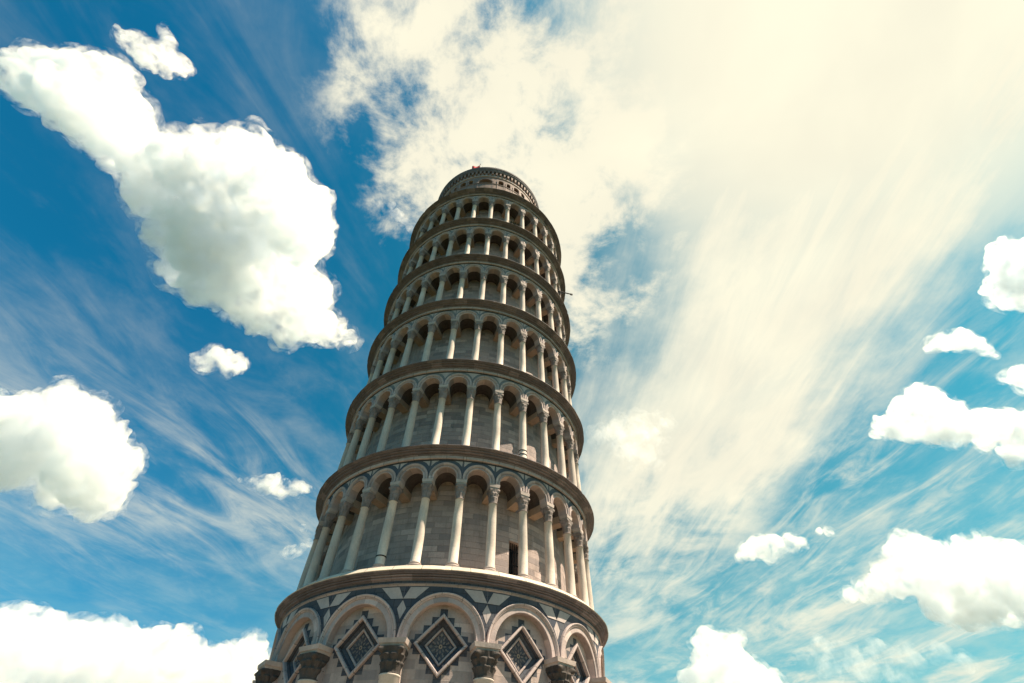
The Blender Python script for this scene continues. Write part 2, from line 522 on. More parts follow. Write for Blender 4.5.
def arch_face(mb, hw, r, zc, zleg, ztop, R, Rref, n=32, mi=0):
    """flat front of a bay (in arc length s, height z) with an arched opening."""
    ca = math.atan2(ztop - zc, hw)
    angs = sorted(set([PI * i / n for i in range(n + 1)] + [ca, PI - ca]))
    inner, outer = [], []
    for a in angs:
        c, s_ = math.cos(a), math.sin(a)
        inner.append((r * c, zc + r * s_))
        k = min(hw / abs(c) if abs(c) > 1e-6 else 1e9, (ztop - zc) / s_ if s_ > 1e-6 else 1e9)
        outer.append((k * c, zc + k * s_))
    if zleg < zc - 1e-4:
        inner = [(r, zleg)] + inner + [(-r, zleg)]
        outer = [(hw, zleg)] + outer + [(-hw, zleg)]
    m = 3
    def fn(i, j):
        t = j / m
        s_ = inner[i][0] * (1 - t) + outer[i][0] * t
        z_ = inner[i][1] * (1 - t) + outer[i][1] * t
        return (s_, z_)
    mb.grid(lambda i, j: SZ(R, *fn(i, j), Rref), len(inner) - 1, m, lambda i, j: fn(i, j), False, False, mi)

def soffit(mb, r, zc, zleg, R0, R1, Rref, n=28, mi=0):
    path = ([(r, zleg)] if zleg < zc - 1e-4 else []) + [(r * math.cos(PI * i / n), zc + r * math.sin(PI * i / n)) for i in range(n + 1)] + ([(-r, zleg)] if zleg < zc - 1e-4 else [])
    m = 4
    mb.grid(lambda i, j: SZ(R0 + (R1 - R0) * j / m, path[i][0], path[i][1], Rref), len(path) - 1, m,
            lambda i, j: (i * 0.06, (R0 - R1) * j / m), True, False, mi)

HB = math.radians(6.0) * RF          # half a bay
R_IN = 0.53
def bay_meshes(k):
    z1 = LV[k]
    zs = z1 - 1.50
    zc = zs + 0.10
    mb = MB()
    arch_face(mb, HB, R_IN, zc, zs, z1 - 0.47, RF, RF)
    soffit(mb, R_IN, zc, zs, RF, 7.0, RF)
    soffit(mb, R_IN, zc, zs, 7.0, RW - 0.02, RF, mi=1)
    for s in (1, -1):
        q = [SZ(RF, s * R_IN, zs), SZ(RF, s * HB, zs), SZ(RW, s * HB, zs), SZ(RW, s * R_IN, zs)]
        mb.quad(*(q if s < 0 else q[::-1]))
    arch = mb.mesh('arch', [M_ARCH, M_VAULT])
    mb = MB()
    arc_band(mb, [(0.528, 7.41), (0.533, 7.46), (0.545, 7.475), (0.60, 7.475), (0.607, 7.445), (0.625, 7.445), (0.632, 7.48), (0.648, 7.505), (0.665, 7.49),
                  (0.672, 7.50), (0.735, 7.525), (0.752, 7.52), (0.757, 7.47), (0.757, 7.41)], zc, zs)
    ring = mb.mesh('archivolt', M_PALE if k != 2 else M_ARCH)
    # spandrel inlay: dark field over the arches with white triangles let into it
    mb = MB()
    zt = z1 - 0.475
    rr = 0.757
    a0 = math.acos(min(1, (HB - 0.004) / 0.79)) if 0.79 > HB else 0.0
    n = 14
    for sgn in (1, -1):
        inn = [(rr * math.cos(PI / 2 * i / n), zc + rr * math.sin(PI / 2 * i / n)) for i in range(n + 1)]
        for i in range(n):
            p, q = inn[i], inn[i + 1]
            def out(pt, i_):
                a = PI / 2 * i_ / n
                c, s_ = math.cos(a), math.sin(a)
                kk = min((HB - 0.002) / c if c > 1e-5 else 1e9, (zt - zc) / s_ if s_ > 1e-5 else 1e9)
                return (kk * c, zc + kk * s_)
            P_, Q_ = out(p, i), out(q, i + 1)
            pts = [SZ(RF + 0.006, sgn * u, w) for u, w in (p, P_, Q_, q)]
            mb.poly(pts if sgn > 0 else pts[::-1])
        # corner cell between the vertical joint and the top line is closed by a triangle
        ca = math.atan2(zt - zc, HB - 0.002)
        ia = int(ca / (PI / 2) * n)
        c1, c2 = PI / 2 * ia / n, PI / 2 * (ia + 1) / n
        A = (HB - 0.002, zc + (HB - 0.002) * math.tan(c1))
        B = ((zt - zc) / math.tan(c2), zt)
        pts = [SZ(RF + 0.006, sgn * u, w) for u, w in (A, (HB - 0.002, zt), B)]
        mb.poly(pts if sgn > 0 else pts[::-1])
        if k in (2, 4, 5, 6, 7):
            tri = [(HB - 0.035, zt - 0.035), (HB - 0.41, zt - 0.035), (HB - 0.22, zt - 0.13), (HB - 0.05, zt - 0.33)]
            if k in (4, 5, 6, 7):
                tri = [(HB - 0.03, zt - 0.04), (HB - 0.36, zt - 0.04), (HB - 0.20, zt - 0.13), (HB - 0.03, zt - 0.40)]
        else:
            tri = [(HB - 0.0, zt - 0.03), (HB - 0.43, zt - 0.03), (HB - 0.22, zt - 0.14), (HB - 0.07, zt - 0.34), (HB - 0.0, zt - 0.5)]
        pts = [SZ(RF + 0.016, sgn * u, w) for u, w in tri]
        mb.poly(pts[::-1] if sgn > 0 else pts, mi=1)
    inlay = mb.mesh('spandrel_inlay', [M_INKB if k == 2 else M_INKC, M_LITE])
    return arch, ring, inlay

def merged(meshes_at, name, mats_keep=True):
    """one mesh out of many (mesh, matrix) pairs: for the far side only."""
    bm = bmesh.new()
    mats = []
    for me, M in meshes_at:
        before = len(bm.verts)
        fb = len(bm.faces)
        bm.from_mesh(me)
        bm.verts.ensure_lookup_table()
        bm.faces.ensure_lookup_table()
        for v in bm.verts[before:]:
            v.co = M @ v.co
        remap = []
        for m in me.materials:
            if m not in mats:
                mats.append(m)
            remap.append(mats.index(m))
        for f in bm.faces[fb:]:
            f.material_index = remap[f.material_index]
    out = bpy.data.meshes.new(name)
    bm.to_mesh(out)
    bm.free()
    for m in mats:
        out.materials.append(m)
    return out

def R3(th):
    return Matrix.Rotation(math.radians(th), 4, 'Z')

FRONT_BAYS = [-78 + 12 * i for i in range(14)]
REAR_BAYS = [90 + 12 * i for i in range(16)]
rear = []
for k in range(2, 8):
    a, r, inl = bay_meshes(k)
    for th in FRONT_BAYS:
        o = link('arch', a, tower, rz=math.radians(th))
        link('archivolt', r, o)
        link('spandrel_inlay', inl, o)
    for th in REAR_BAYS:
        rear += [(a, R3(th)), (r, R3(th)), (inl, R3(th))]
tag(link('arch', merged(rear, 'arch'), tower), kind='stuff')

# --- columns: shaft > base, capital, abacus
def capital_mesh(rb, rt, h, n=48, rows=2, depth=0.05):
    """bell of leaves: two rows of curled leaves and four corner scrolls."""
    mb = MB()
    m = 26
    def fn(i, j):
        t = j / m
        a = 2 * PI * i / n
        r = rb + (rt - rb) * (t ** 2.2) * 0.75
        sq = 1.0 / max(abs(math.cos(a)), abs(math.sin(a)))
        r *= 1 + (min(sq, 1.32) - 1) * max(0, t - 0.55) / 0.45 * 0.75
        for row, (t0, t1, ph) in enumerate(((0.04, 0.44, 0.0), (0.30, 0.74, PI / 8))):
            if t0 <= t <= t1:
                u = (t - t0) / (t1 - t0)
                leaf = max(0.0, math.cos(4 * (a - ph))) ** 0.7 if False else abs(math.cos(4 * (a - ph)))
                r += depth * (u ** 1.6) * (leaf ** 0.8) * (1.0 if u < 0.93 else 0.3)
                r -= 0.012 * (1 if abs(math.cos(4 * (a - ph))) < 0.25 else 0) * (1 - u)
        if t > 0.72:
            r += depth * 1.3 * abs(math.cos(2 * (a - PI / 4))) ** 10 * math.sin((t - 0.72) / 0.28 * PI)
        r += 0.006 * math.sin(16 * a + 9 * t)
        return (r * math.cos(a), r * math.sin(a), h * t)
    mb.grid(fn, n, m, lambda i, j: (i * 0.03, j * 0.03), True, True)
    mb.lathe([(rb * 0.98, -0.035), (rb + 0.03, -0.03), (rb + 0.035, -0.01), (rb + 0.02, 0.005), (rb * 0.9, 0.01)], 24)
    return mb

def abacus_mesh(w, d, h):
    mb = MB()
    mb.box((0, 0, h * 0.18), (w * 0.86, d * 0.86, h * 0.36), 0.92)
    mb.box((0, 0, h * 0.68), (w, d, h * 0.62), 0.93)
    return mb

Z_CAP, H_CAP, Z_ABA = 2.42, 0.66, 1.76
FRONT_COLS = [-84 + 12 * i for i in range(15)]
REAR_COLS = [96 + 12 * i for i in range(15)]
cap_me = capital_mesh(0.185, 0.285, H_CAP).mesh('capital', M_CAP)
aba_me = abacus_mesh(0.51, 0.46, 0.255).mesh('abacus', M_ABAC)
mbb = MB()
mbb.box((0, 0, 0.07), (0.56, 0.56, 0.14))
mbb.lathe([(0.26, 0.138), (0.285, 0.15), (0.29, 0.175), (0.275, 0.20), (0.245, 0.21), (0.235, 0.235), (0.255, 0.25), (0.26, 0.27), (0.245, 0.29), (0.215, 0.30)], 24)
base_me = mbb.mesh('base', M_ABAC)
mb_ = MB()
mb_.box((0, (7.03 - RW) / 2, 0.01), (0.47, 7.03 - RW + 0.04, 0.36), 0.97)
beam_me = mb_.mesh('beam', M_BEAM)
mb_ = MB()
mb_.lathe([(0.20, 0.0), (0.222, 0.005), (0.222, 0.045), (0.20, 0.05)], 24)
band_me = mb_.mesh('iron_band', M_IRON)
shaft_tone = random.Random(5)
rear, rear_beams = [], []
for k in range(2, 8):
    zf = LV[k - 1] + (0.235 if k == 2 else 0.037)
    z1 = LV[k]
    L = z1 - Z_CAP - zf
    mb = MB()
    mb.lathe([(0.222, 0.29), (0.222, 0.32), (0.203, 0.345), (0.204, L * 0.4), (0.192, L * 0.75), (0.178, L - 0.06), (0.195, L - 0.045), (0.198, L - 0.02), (0.18, L - 0.005)], 28)
    sh = mb.mesh('column', M_SHAFT)
    for th in FRONT_COLS:
        w = random.Random(k * 100 + th)
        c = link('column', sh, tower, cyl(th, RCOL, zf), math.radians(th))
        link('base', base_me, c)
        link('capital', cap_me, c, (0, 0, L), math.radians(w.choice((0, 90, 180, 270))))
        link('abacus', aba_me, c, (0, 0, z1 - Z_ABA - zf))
        if (k, th) in ((2, -24), (3, 24)):
            link('iron_band', band_me, c, (0, 0, 0.62))
            if k == 3:
                link('iron_band', band_me, c, (0, 0, 0.85))
        link('beam', beam_me, tower, cyl(th, 7.03, z1 - 1.67), math.radians(th))
    for th in REAR_COLS:
        M = Matrix.Translation(cyl(th, RCOL, zf)) @ R3(th)
        rear += [(sh, M), (base_me, M), (cap_me, M @ Matrix.Translation((0, 0, L))), (aba_me, M @ Matrix.Translation((0, 0, z1 - Z_ABA - zf)))]
        rear_beams.append((beam_me, Matrix.Translation(cyl(th, 7.03, z1 - 1.67)) @ R3(th)))
tag(link('column', merged(rear, 'column'), tower), kind='stuff')
tag(link('beam', merged(rear_beams, 'beam'), tower), kind='stuff')

# --- ground tier: blind arcade with lozenges
PH1 = -0.9                                  # bay phase
RB = 7.60
HB1 = math.radians(12.0) * RB
ZC1, ZS1, ZT1 = 8.93, 8.86, LV[1] - 0.44
RREC = 7.33
def lozenge_wall(mb):
    """recessed field of a bay with a diamond hole for the lozenge."""
    hd = 0.86
    cz = 8.86
    n = 48
    box = (1.42, 10.6, 0.0)
    inner, outer = [], []
    angs = sorted(set([2 * PI * i / n for i in range(n)] + [math.atan2(10.6 - cz, 1.42), PI - math.atan2(10.6 - cz, 1.42),
                                                            2 * PI - math.atan2(cz, 1.42), PI + math.atan2(cz, 1.42)]))
    for a in angs:
        c, s_ = math.cos(a), math.sin(a)
        k = hd / (abs(c) + abs(s_))
        inner.append((k * c, cz + k * s_))
        k = min(1.42 / abs(c) if abs(c) > 1e-6 else 1e9, ((10.6 - cz) if s_ > 0 else cz) / abs(s_) if abs(s_) > 1e-6 else 1e9)
        outer.append((k * c, cz + k * s_))
    m = 5
    def f2(i, j):
        i %= len(inner)
        t = j / m
        return (inner[i][0] * (1 - t) + outer[i][0] * t, inner[i][1] * (1 - t) + outer[i][1] * t)
    mb.grid(lambda i, j: SZ(RREC, *f2(i, j), RB), len(inner), m, lambda i, j: f2(i, j), False, True)

def diamond_ring(mb, prof, cz=8.86, mi=0):
    for q in range(4):
        for (h0, r0), (h1, r1) in zip(prof, prof[1:]):
            def pt(h, R, t, q=q):
                a, b = [((1, 0), (0, 1)), ((0, 1), (-1, 0)), ((-1, 0), (0, -1)), ((0, -1), (1, 0))][q]
                return SZ(R, h * (a[0] * (1 - t) + b[0] * t), cz + h * (a[1] * (1 - t) + b[1] * t), RB)
            m = 6
            for i in range(m):
                mb.quad(pt(h0, r0, i / m), pt(h0, r0, (i + 1) / m), pt(h1, r1, (i + 1) / m), pt(h1, r1, i / m),
                        [(i * 0.22, h0), (i * 0.22 + 0.22, h0), (i * 0.22 + 0.22, h1), (i * 0.22, h1)], mi=mi)

def sheet(mb, pts, R, mi=0, sgn=1):
    q = [SZ(R, u, w, RB) for u, w in pts]
    mb.poly(q if sgn > 0 else q[::-1], mi=mi)

mb = MB()
arch_face(mb, HB1, 1.24, ZC1, 0.0, ZT1, RB, RB, 40)
soffit(mb, 1.24, ZC1, 0.0, RB, RREC - 0.01, RB, 40)
bay_me = mb.mesh('blind_arch', M_BASE)
mb = MB()
lozenge_wall(mb)
field_me = mb.mesh('field', M_BASE)
mb = MB()
arc_band(mb, [(1.235, 7.59), (1.24, 7.625), (1.255, 7.632), (1.425, 7.632), (1.43, 7.60)], ZC1, ZS1, 36, RB)
vous_me = mb.mesh('voussoirs', M_ARCH)
mb = MB()
arc_band(mb, [(1.428, 7.59), (1.43, 7.66), (1.445, 7.675), (1.46, 7.665), (1.475, 7.69), (1.53, 7.725), (1.555, 7.72), (1.565, 7.69), (1.57, 7.66), (1.576, 7.59)], ZC1, ZS1, 40, RB)
ring_me = mb.mesh('archivolt', M_PALE)
# star inlay in the spandrels
mb = MB()
zt = ZT1 - 0.03
rr = 1.576
n = 24
for sgn in (1, -1):
    H_ = HB1 - 0.003
    pa, pb = None, None
    for i in range(n + 1):
        a = 0.09 + (PI / 2 - 0.09) * i / n
        c, s_ = math.cos(a), math.sin(a)
        k_ = min(H_ / c if c > 1e-5 else 1e9, (zt - ZC1) / s_)
        A, B = (rr * c, ZC1 + rr * s_), (k_ * c, ZC1 + k_ * s_)
        if k_ <= rr:
            pa = None
            continue
        if pa:
            pts = [pa, pb, B, A]
            if abs(pb[0] - H_) < 1e-4 and abs(B[1] - zt) < 1e-4 and abs(B[0] - H_) > 1e-4:
                pts = [pa, pb, (H_, zt), B, A]
            sheet(mb, [(sgn * u, w) for u, w in pts], RB + 0.006, 0, sgn)
        pa, pb = A, B
    star = (H_, 10.27)
    sheet(mb, [(sgn * u, w) for u, w in (star, (H_ - 0.22, 10.68), (H_ - 0.92, 10.68), (H_ - 0.47, 10.27))], RB + 0.022, 1, sgn)
    sheet(mb, [(sgn * u, w) for u, w in ((H_, 10.22), (H_ - 0.165, 9.93), (H_, 9.57))][::-1], RB + 0.014, 1, -sgn)
star_me = mb.mesh('spandrel_inlay', [M_INK, M_LITE])
# lozenge: stepped dark inlay, raised frame, sunk panel, inner frame
mb = MB()
cz = 8.86
for i in range(-3, 4):
    for sgn in (1, -1):
        u = i * 0.285
        w = (1.03 - abs(u)) * sgn
        hs = 0.142
        sheet(mb, [(u - hs, cz + w - hs), (u + hs, cz + w - hs), (u + hs, cz + w + hs), (u - hs, cz + w + hs)], RREC + 0.004, 1)
for u in (-1.0, 1.0):
    sheet(mb, [(u - 0.142, cz - 0.142), (u + 0.142, cz - 0.142), (u + 0.142, cz + 0.142), (u - 0.142, cz + 0.142)], RREC + 0.007, 1)
diamond_ring(mb, [(1.0, RREC - 0.01), (0.995, RREC + 0.10), (0.965, RREC + 0.13), (0.90, RREC + 0.13), (0.86, RREC + 0.10), (0.855, RREC + 0.0)], mi=0)
diamond_ring(mb, [(0.855, RREC + 0.0), (0.80, 7.21), (0.63, 7.13)], mi=1)
diamond_ring(mb, [(0.63, 7.13), (0.625, 7.17), (0.60, 7.185), (0.545, 7.185), (0.525, 7.165), (0.52, 7.10)], mi=0)
loz_me = mb.mesh('lozenge', [M_PALE, M_INK])
mb = MB()
def dm(u, w, a, b, ang, R, mi):
    c, s_ = math.cos(ang), math.sin(ang)
    pts = [(u + x * c - y * s_, cz + w + x * s_ + y * c) for x, y in ((a, 0), (0, b), (-a, 0), (0, -b))]
    sheet(mb, pts, R, mi)
sheet(mb, [(0.54, cz), (0, cz + 0.54), (-0.54, cz), (0, cz - 0.54)], 7.11, 0)
for i in range(8):
    a = PI / 4 * i
    dm(0.165 * math.cos(a), 0.165 * math.sin(a), 0.075, 0.038, a, 7.114, 1)
    a += PI / 8
    dm(0.245 * math.cos(a), 0.245 * math.sin(a), 0.05, 0.036, a, 7.114, 1)
for i in range(4):
    a = PI / 2 * i
    dm(0.37 * math.cos(a), 0.37 * math.sin(a), 0.07, 0.06, a, 7.114, 1)
    for da in (0.42, -0.42):
        dm(0.315 * math.cos(a + da), 0.315 * math.sin(a + da), 0.05, 0.04, a, 7.114, 1)
for i in range(10):
    a0, a1 = 2 * PI * i / 10, 2 * PI * (i + 1) / 10
    sheet(mb, [(0.03 * math.cos(a0), cz + 0.03 * math.sin(a0)), (0.075 * math.cos(a0), cz + 0.075 * math.sin(a0)),
               (0.075 * math.cos(a1), cz + 0.075 * math.sin(a1)), (0.03 * math.cos(a1), cz + 0.03 * math.sin(a1))], 7.118, 2)
ros_me = mb.mesh('rosette', [M_INK, M_GREY, M_BEAM])
for i in range(15):
    th = math.radians(PH1 + 24 * i)
    b = link('blind_arch', bay_me, tower, rz=th)
    link('field', field_me, b)
    link('voussoirs', vous_me, b)
    link('archivolt', ring_me, b)
    link('spandrel_inlay', star_me, b)
    link('lozenge', loz_me, b)
    link('rosette', ros_me, b)
# engaged columns
mb = MB()
mb.lathe([(0.44, 0.5), (0.44, 0.62), (0.385, 0.68), (0.36, 4.0), (0.335, 7.78), (0.36, 7.80), (0.36, 7.84), (0.33, 7.86)], 32)
hc_me = mb.mesh('half_column', M_SHAFT)
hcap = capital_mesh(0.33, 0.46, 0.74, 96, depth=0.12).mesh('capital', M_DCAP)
haba = abacus_mesh(1.02, 0.86, 0.24).mesh('abacus', M_ABAC)
mb = MB()
mb.box((0, 0, 0.25), (1.1, 1.1, 0.5))
mb.lathe([(0.5, 0.498), (0.54, 0.53), (0.53, 0.58), (0.47, 0.61), (0.40, 0.63)], 32)
hbase = mb.mesh('base', M_BASE)
for i in range(15):
    th = PH1 + 12 + 24 * i
    c = link('half_column', hc_me, tower, cyl(th, 7.62, 0.0), math.radians(th))
    link('base', hbase, c)
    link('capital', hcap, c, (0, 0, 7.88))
    link('abacus', haba, c, (0, 0, 8.62))
# dark string course under the first cornice
mb = MB()
revolve(mb, [(7.40, ZT1 - 0.012), (7.615, ZT1 - 0.006), (7.635, ZT1 + 0.005), (7.635, ZT1 + 0.03), (7.64, ZT1 + 0.032)], mi=1)
revolve(mb, [(7.64, ZT1 + 0.03), (7.665, ZT1 + 0.035), (7.665, ZT1 + 0.062), (7.63, ZT1 + 0.066)], mi=1)
revolve(mb, [(7.63, ZT1 + 0.064), (7.63, ZT1 + 0.22)], mi=0)
link('string_course', mb.mesh('string_course', [M_INK, M_PALE]), tower)
mb = MB()
revolve(mb, [(8.6, 0.0), (8.6, 0.2), (8.2, 0.2), (8.2, 0.42), (7.3, 0.42)])
link('plinth', mb.mesh('plinth', M_BASE), tower)

# --- belfry
ZB0, ZB1 = LV[7], LV[8]
RBF = 5.72
def belfry_bay(th, hw_deg, r, zc):
    mb = MB()
    hw = math.radians(hw_deg) * RBF
    arch_face(mb, hw, r, zc, ZB0, 54.55, RBF, RBF, 24)
    soffit(mb, r, zc, ZB0, RBF, 5.0, RBF, 20)
    arc_band(mb, [(r, RBF - 0.01), (r + 0.01, RBF + 0.05), (r + 0.14, RBF + 0.06), (r + 0.15, RBF - 0.01)], zc, ZB0 + 4.0, 20, RBF)
    o = link('belfry_bay', mb.mesh('belfry_bay', M_BELF), tower, rz=math.radians(th))
    return o
th = -6.5
for i in range(6):
    belfry_bay(th + 60 * i, 11.0, 0.72, 53.1)
    for d in (16.5, 25.0, 35.0, 43.5):
        belfry_bay(th + 60 * i + d, 5.5 if d in (16.5, 43.5) else (3.0 if d == 25.0 else 7.0), 0.28 if d in (16.5, 43.5) else (0.2 if d == 25.0 else 0.34), 53.55)
mb = MB()
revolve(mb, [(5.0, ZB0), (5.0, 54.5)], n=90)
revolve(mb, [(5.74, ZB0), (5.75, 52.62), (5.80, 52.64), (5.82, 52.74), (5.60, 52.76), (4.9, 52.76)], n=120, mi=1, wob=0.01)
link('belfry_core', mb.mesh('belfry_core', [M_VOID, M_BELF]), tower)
mb = MB()
revolve(mb, [(5.72, 54.5), (5.80, 54.52), (5.82, 54.66), (5.74, 54.7), (5.74, 55.55)], mi=1)
revolve(mb, [(5.98, 55.55), (6.0, 55.62), (6.08, 55.75), (6.10, 55.9), (6.15, 55.95), (RB * 0 + 6.16, 56.22), (6.12, 56.249), (5.0, 56.26)], mi=0)
revolve(mb, [(5.74, 55.545), (5.98, 55.55)], mi=0)
link('belfry_cornice', mb.mesh('belfry_cornice', [M_TRIM, M_PALE]), tower)
NCB = 84
mb = MB()
wc = 5.74 * 2 * PI / NCB
mb.box((0, -0.12, 0.24), (wc * 0.5, 0.26, 0.60), 0.8)
corb = mb.mesh('corbel', M_BELF)
mb = MB()
for i in range(NCB):
    pass
for i in range(NCB):
    th = -180 + 360.0 * i / NCB
    if abs(th) <= 100:
        link('corbel', corb, tower, cyl(th, 5.72, 55.0), math.radians(th))
tag(link('corbel', merged([(corb, Matrix.Translation(cyl(-180 + 360.0 * i / NCB, 5.72, 55.0)) @ R3(-180 + 360.0 * i / NCB)) for i in range(NCB) if abs(-180 + 360.0 * i / NCB) > 100], 'corbel'), tower), kind='stuff')
for thr, h in ((-11.5, 0.5), (2.5, 0.55), (14, 0.4)):
    mb = MB()
    mb.tube((0, 0, 0), (0, 0, h), 0.03, 6, 0.015)
    link('lightning_rod', mb.mesh('lightning_rod', M_IRON), tower, cyl(thr, 6.05, 56.24))

for o in tower.children:            # the bell chamber stands a little off the axis of the storeys below
    if o.name.split('.')[0] in ('belfry_bay', 'belfry_core', 'belfry_cornice', 'corbel', 'lightning_rod'):
        o.location = (o.location.x * 1.025 - 0.24, o.location.y * 1.025, o.location.z)
        o.scale = (1.025, 1.025, 1.0)

def world_pt(th, R, z):
    return tower.matrix_world @ Vector(cyl(th, R, z))
def world_rot(th):
    return (tower.matrix_world.to_3x3() @ Matrix.Rotation(math.radians(th), 3, 'Z')).to_euler()

# --- flag on the top of the belfry
flag = bpy.data.objects.new('flag', None)
COL.objects.link(flag)
flag.location = world_pt(-17.0, 5.98, 56.25)
tag(flag, 'small red flag on a thin pole on top of the bell tower', 'flag')
mb = MB()
mb.tube((0, 0, 0), (0, 0, 2.3), 0.045, 8, 0.03)
mb.lathe([(0.0, 2.29), (0.06, 2.32), (0.06, 2.37), (0.0, 2.41)], 10)
link('flagpole', mb.mesh('flagpole', M_IRON), flag)
mb = MB()
nx, nz = 16, 8
def fl(i, j):
    u, v = i / nx, j / nz
    return (-0.05 - 0.85 * u, 0.16 * math.sin(5.5 * u + 1.2 * v) * u, 1.95 - 1.05 * v * (1 - 0.3 * u) - 1.0 * u - 0.10 * math.sin(3 * u))
mb.grid(fl, nx, nz, lambda i, j: (i / nx, j / nz))
M_RED = plain('red_cloth', (0.42, 0.018, 0.03), 0.8)
cloth = mb.mesh('cloth', M_RED)
link('cloth', cloth, flag)

# --- bracket lamp sticking out on the right of the tower
arm = bpy.data.objects.new('bracket_lamp', None)
COL.objects.link(arm)
arm.location = world_pt(70.0, 7.5, 38.75)
arm.rotation_euler = world_rot(98.0)
tag(arm, 'thin bracket lamp sticking out sideways from the right of the tower', 'lamp')
mb = MB()
mb.tube((0, 0.3, 0), (0, -1.0, 0), 0.055, 8)
mb.tube((0, 0.02, -0.3), (0, -0.5, -0.02), 0.03, 8)
link('arm', mb.mesh('arm', M_IRON), arm)
mb = MB()
mb.box((0, -1.1, -0.03), (0.14, 0.24, 0.13), 0.8)
link('lamp_head', mb.mesh('lamp_head', M_IRON), arm)

# --- weeds rooted on an upper cornice
M_WEED = plain('dry_weed', (0.06, 0.055, 0.03), 0.9)
mb = MB()
wr = random.Random(3)
for i in range(140):
    a = wr.uniform(-1.0, 1.0)
    r0 = Vector((a * 0.5, wr.uniform(-0.1, 0.1), 0))
    tip = r0 + Vector((wr.uniform(-0.25, 0.25), wr.uniform(-0.3, 0.05), wr.uniform(0.1, 0.42)))
    sd = Vector((wr.uniform(-1, 1), wr.uniform(-1, 1), 0)).normalized() * 0.022
    mid = (r0 + tip) / 2
    mb.poly([r0, mid + sd, tip, mid - sd])
weed = link('weed_tuft', mb.mesh('weed_tuft', M_WEED), None, world_pt(15.5, 7.93, LV[6] + 0.03))
weed.rotation_euler = world_rot(15.5)
tag(weed, 'dark dry weed tuft rooted on the ledge below the uppermost arcade', 'weed')

# ------------------------------------------------------------------ ground
def ground_mat():
    m = bpy.data.materials.new('lawn_grass')
    m.use_nodes = True
    N = NT(m.node_tree)
    ob = N.node('ShaderNodeTexCoord').outputs['Object']
    a = N.noise(ob, 0.15, 5, 0.6)
    b = N.noise(ob, 30.0, 4, 0.7)
    c = N.mix(N.step(a, 0.3, 0.7), (0.055, 0.065, 0.025), (0.08, 0.08, 0.035))
    c = N.mix(N.step(b, 0.3, 0.8, 0, 0.6), c, (0.035, 0.04, 0.015))
    p = N.node('ShaderNodeBsdfPrincipled')
    N.put(p.inputs['Base Color'], c)
    p.inputs['Roughness'].default_value = 0.9
    o = N.node('ShaderNodeOutputMaterial')
    N.t.links.new(p.outputs[0], o.inputs[0])
    return m
mb = MB()
n = 40
for i in range(-6, 6):
    for j in range(-6, 6):
        s = 1500.0
        mb.quad((i * s, j * s, 0), ((i + 1) * s, j * s, 0), ((i + 1) * s, (j + 1) * s, 0), (i * s, (j + 1) * s, 0))
tag(link('lawn', mb.mesh('lawn', ground_mat())), kind='structure')
mb = MB()
mb.grid(lambda i, j: ((8.0 + 12.0 * j / 4) * math.cos(2 * PI * i / 96), (8.0 + 12.0 * j / 4) * math.sin(2 * PI * i / 96), 0.006), 96, 4,
        lambda i, j: (2 * PI * i / 96 * 12, 12.0 * j / 4), False, True)
M_PAVE = stone('pale_paving', (0.34, 0.285, 0.235), (0.27, 0.23, 0.195), (1.4, 0.8), stain=0.25)
tag(link('pavement', mb.mesh('pavement', M_PAVE)), kind='structure')

# ------------------------------------------------------------------ cumulus clouds: real bodies of vapour, each its own object
def ico(level):
    bm = bmesh.new()
    bmesh.ops.create_icosphere(bm, subdivisions=level, radius=1.0)
    v = np.array([x.co[:] for x in bm.verts])
    f = np.array([[x.index for x in q.verts] for q in bm.faces])
    bm.free()
    return v, f
ICO = {1: ico(1), 2: ico(2), 3: ico(3)}
TEX = {}
def ctex(size, depth):
    key = (round(size, 1), depth)
    if key not in TEX:
        t = bpy.data.textures.new('billow', 'CLOUDS')
        t.noise_scale = size
        t.noise_depth = depth
        t.noise_basis = 'ORIGINAL_PERLIN'
        TEX[key] = t
    return TEX[key]
def pix_dir(x, y):
    return (CAM_FW + CAM_R * ((x - 512) / 470.5) + CAM_U * ((341.5 - y) / 470.5))   # unit depth
def cloud_mat(density, sc, seed, ragged):
    m = bpy.data.materials.new('cloud_vapour')
    m.use_nodes = True
    N = NT(m.node_tree)
    ob = N.node('ShaderNodeTexCoord').outputs['Object']
    ob = N.vmath('ADD', ob, (seed * 311.0, seed * 97.0, 0.0))
    n = N.noise(ob, 1.0 / (17.0 * sc), 7, 0.66, 0.35)
    d = N.step(n, 0.50 - 0.10 / ragged, 0.68, 0.0, density * 2.2)
    v = N.node('ShaderNodeVolumeScatter')
    N.put(v.inputs['Color'], (0.800, 0.728, 0.650))
    N.put(v.inputs['Density'], d)
    v.inputs['Anisotropy'].default_value = 0.35
    o = N.node('ShaderNodeOutputMaterial')
    N.t.links.new(v.outputs[0], o.inputs['Volume'])
    m.cycles.volume_step_rate = CLOUD_STEP
    return m
def fringe_mat(density, sc, seed):
    m = bpy.data.materials.new('thin_vapour')
    m.use_nodes = True
    N = NT(m.node_tree)
    ob = N.node('ShaderNodeTexCoord').outputs['Object']
    ob = N.vmath('ADD', ob, (seed * 211.0, seed * 57.0, 0.0))
    n = N.noise(ob, 1.0 / (15.0 * sc), 6, 0.66, 0.6)
    d = N.step(n, 0.49, 0.70, 0.0, density)
    v = N.node('ShaderNodeVolumeScatter')
    N.put(v.inputs['Color'], (0.800, 0.728, 0.650))
    N.put(v.inputs['Density'], d)
    v.inputs['Anisotropy'].default_value = 0.35
    o = N.node('ShaderNodeOutputMaterial')
    N.t.links.new(v.outputs[0], o.inputs['Volume'])
    m.cycles.volume_step_rate = CLOUD_STEP
    return m
CLOUD_STEP = 0.25
CLOUD_VOX = 2.0        # voxel size in picture-scale units
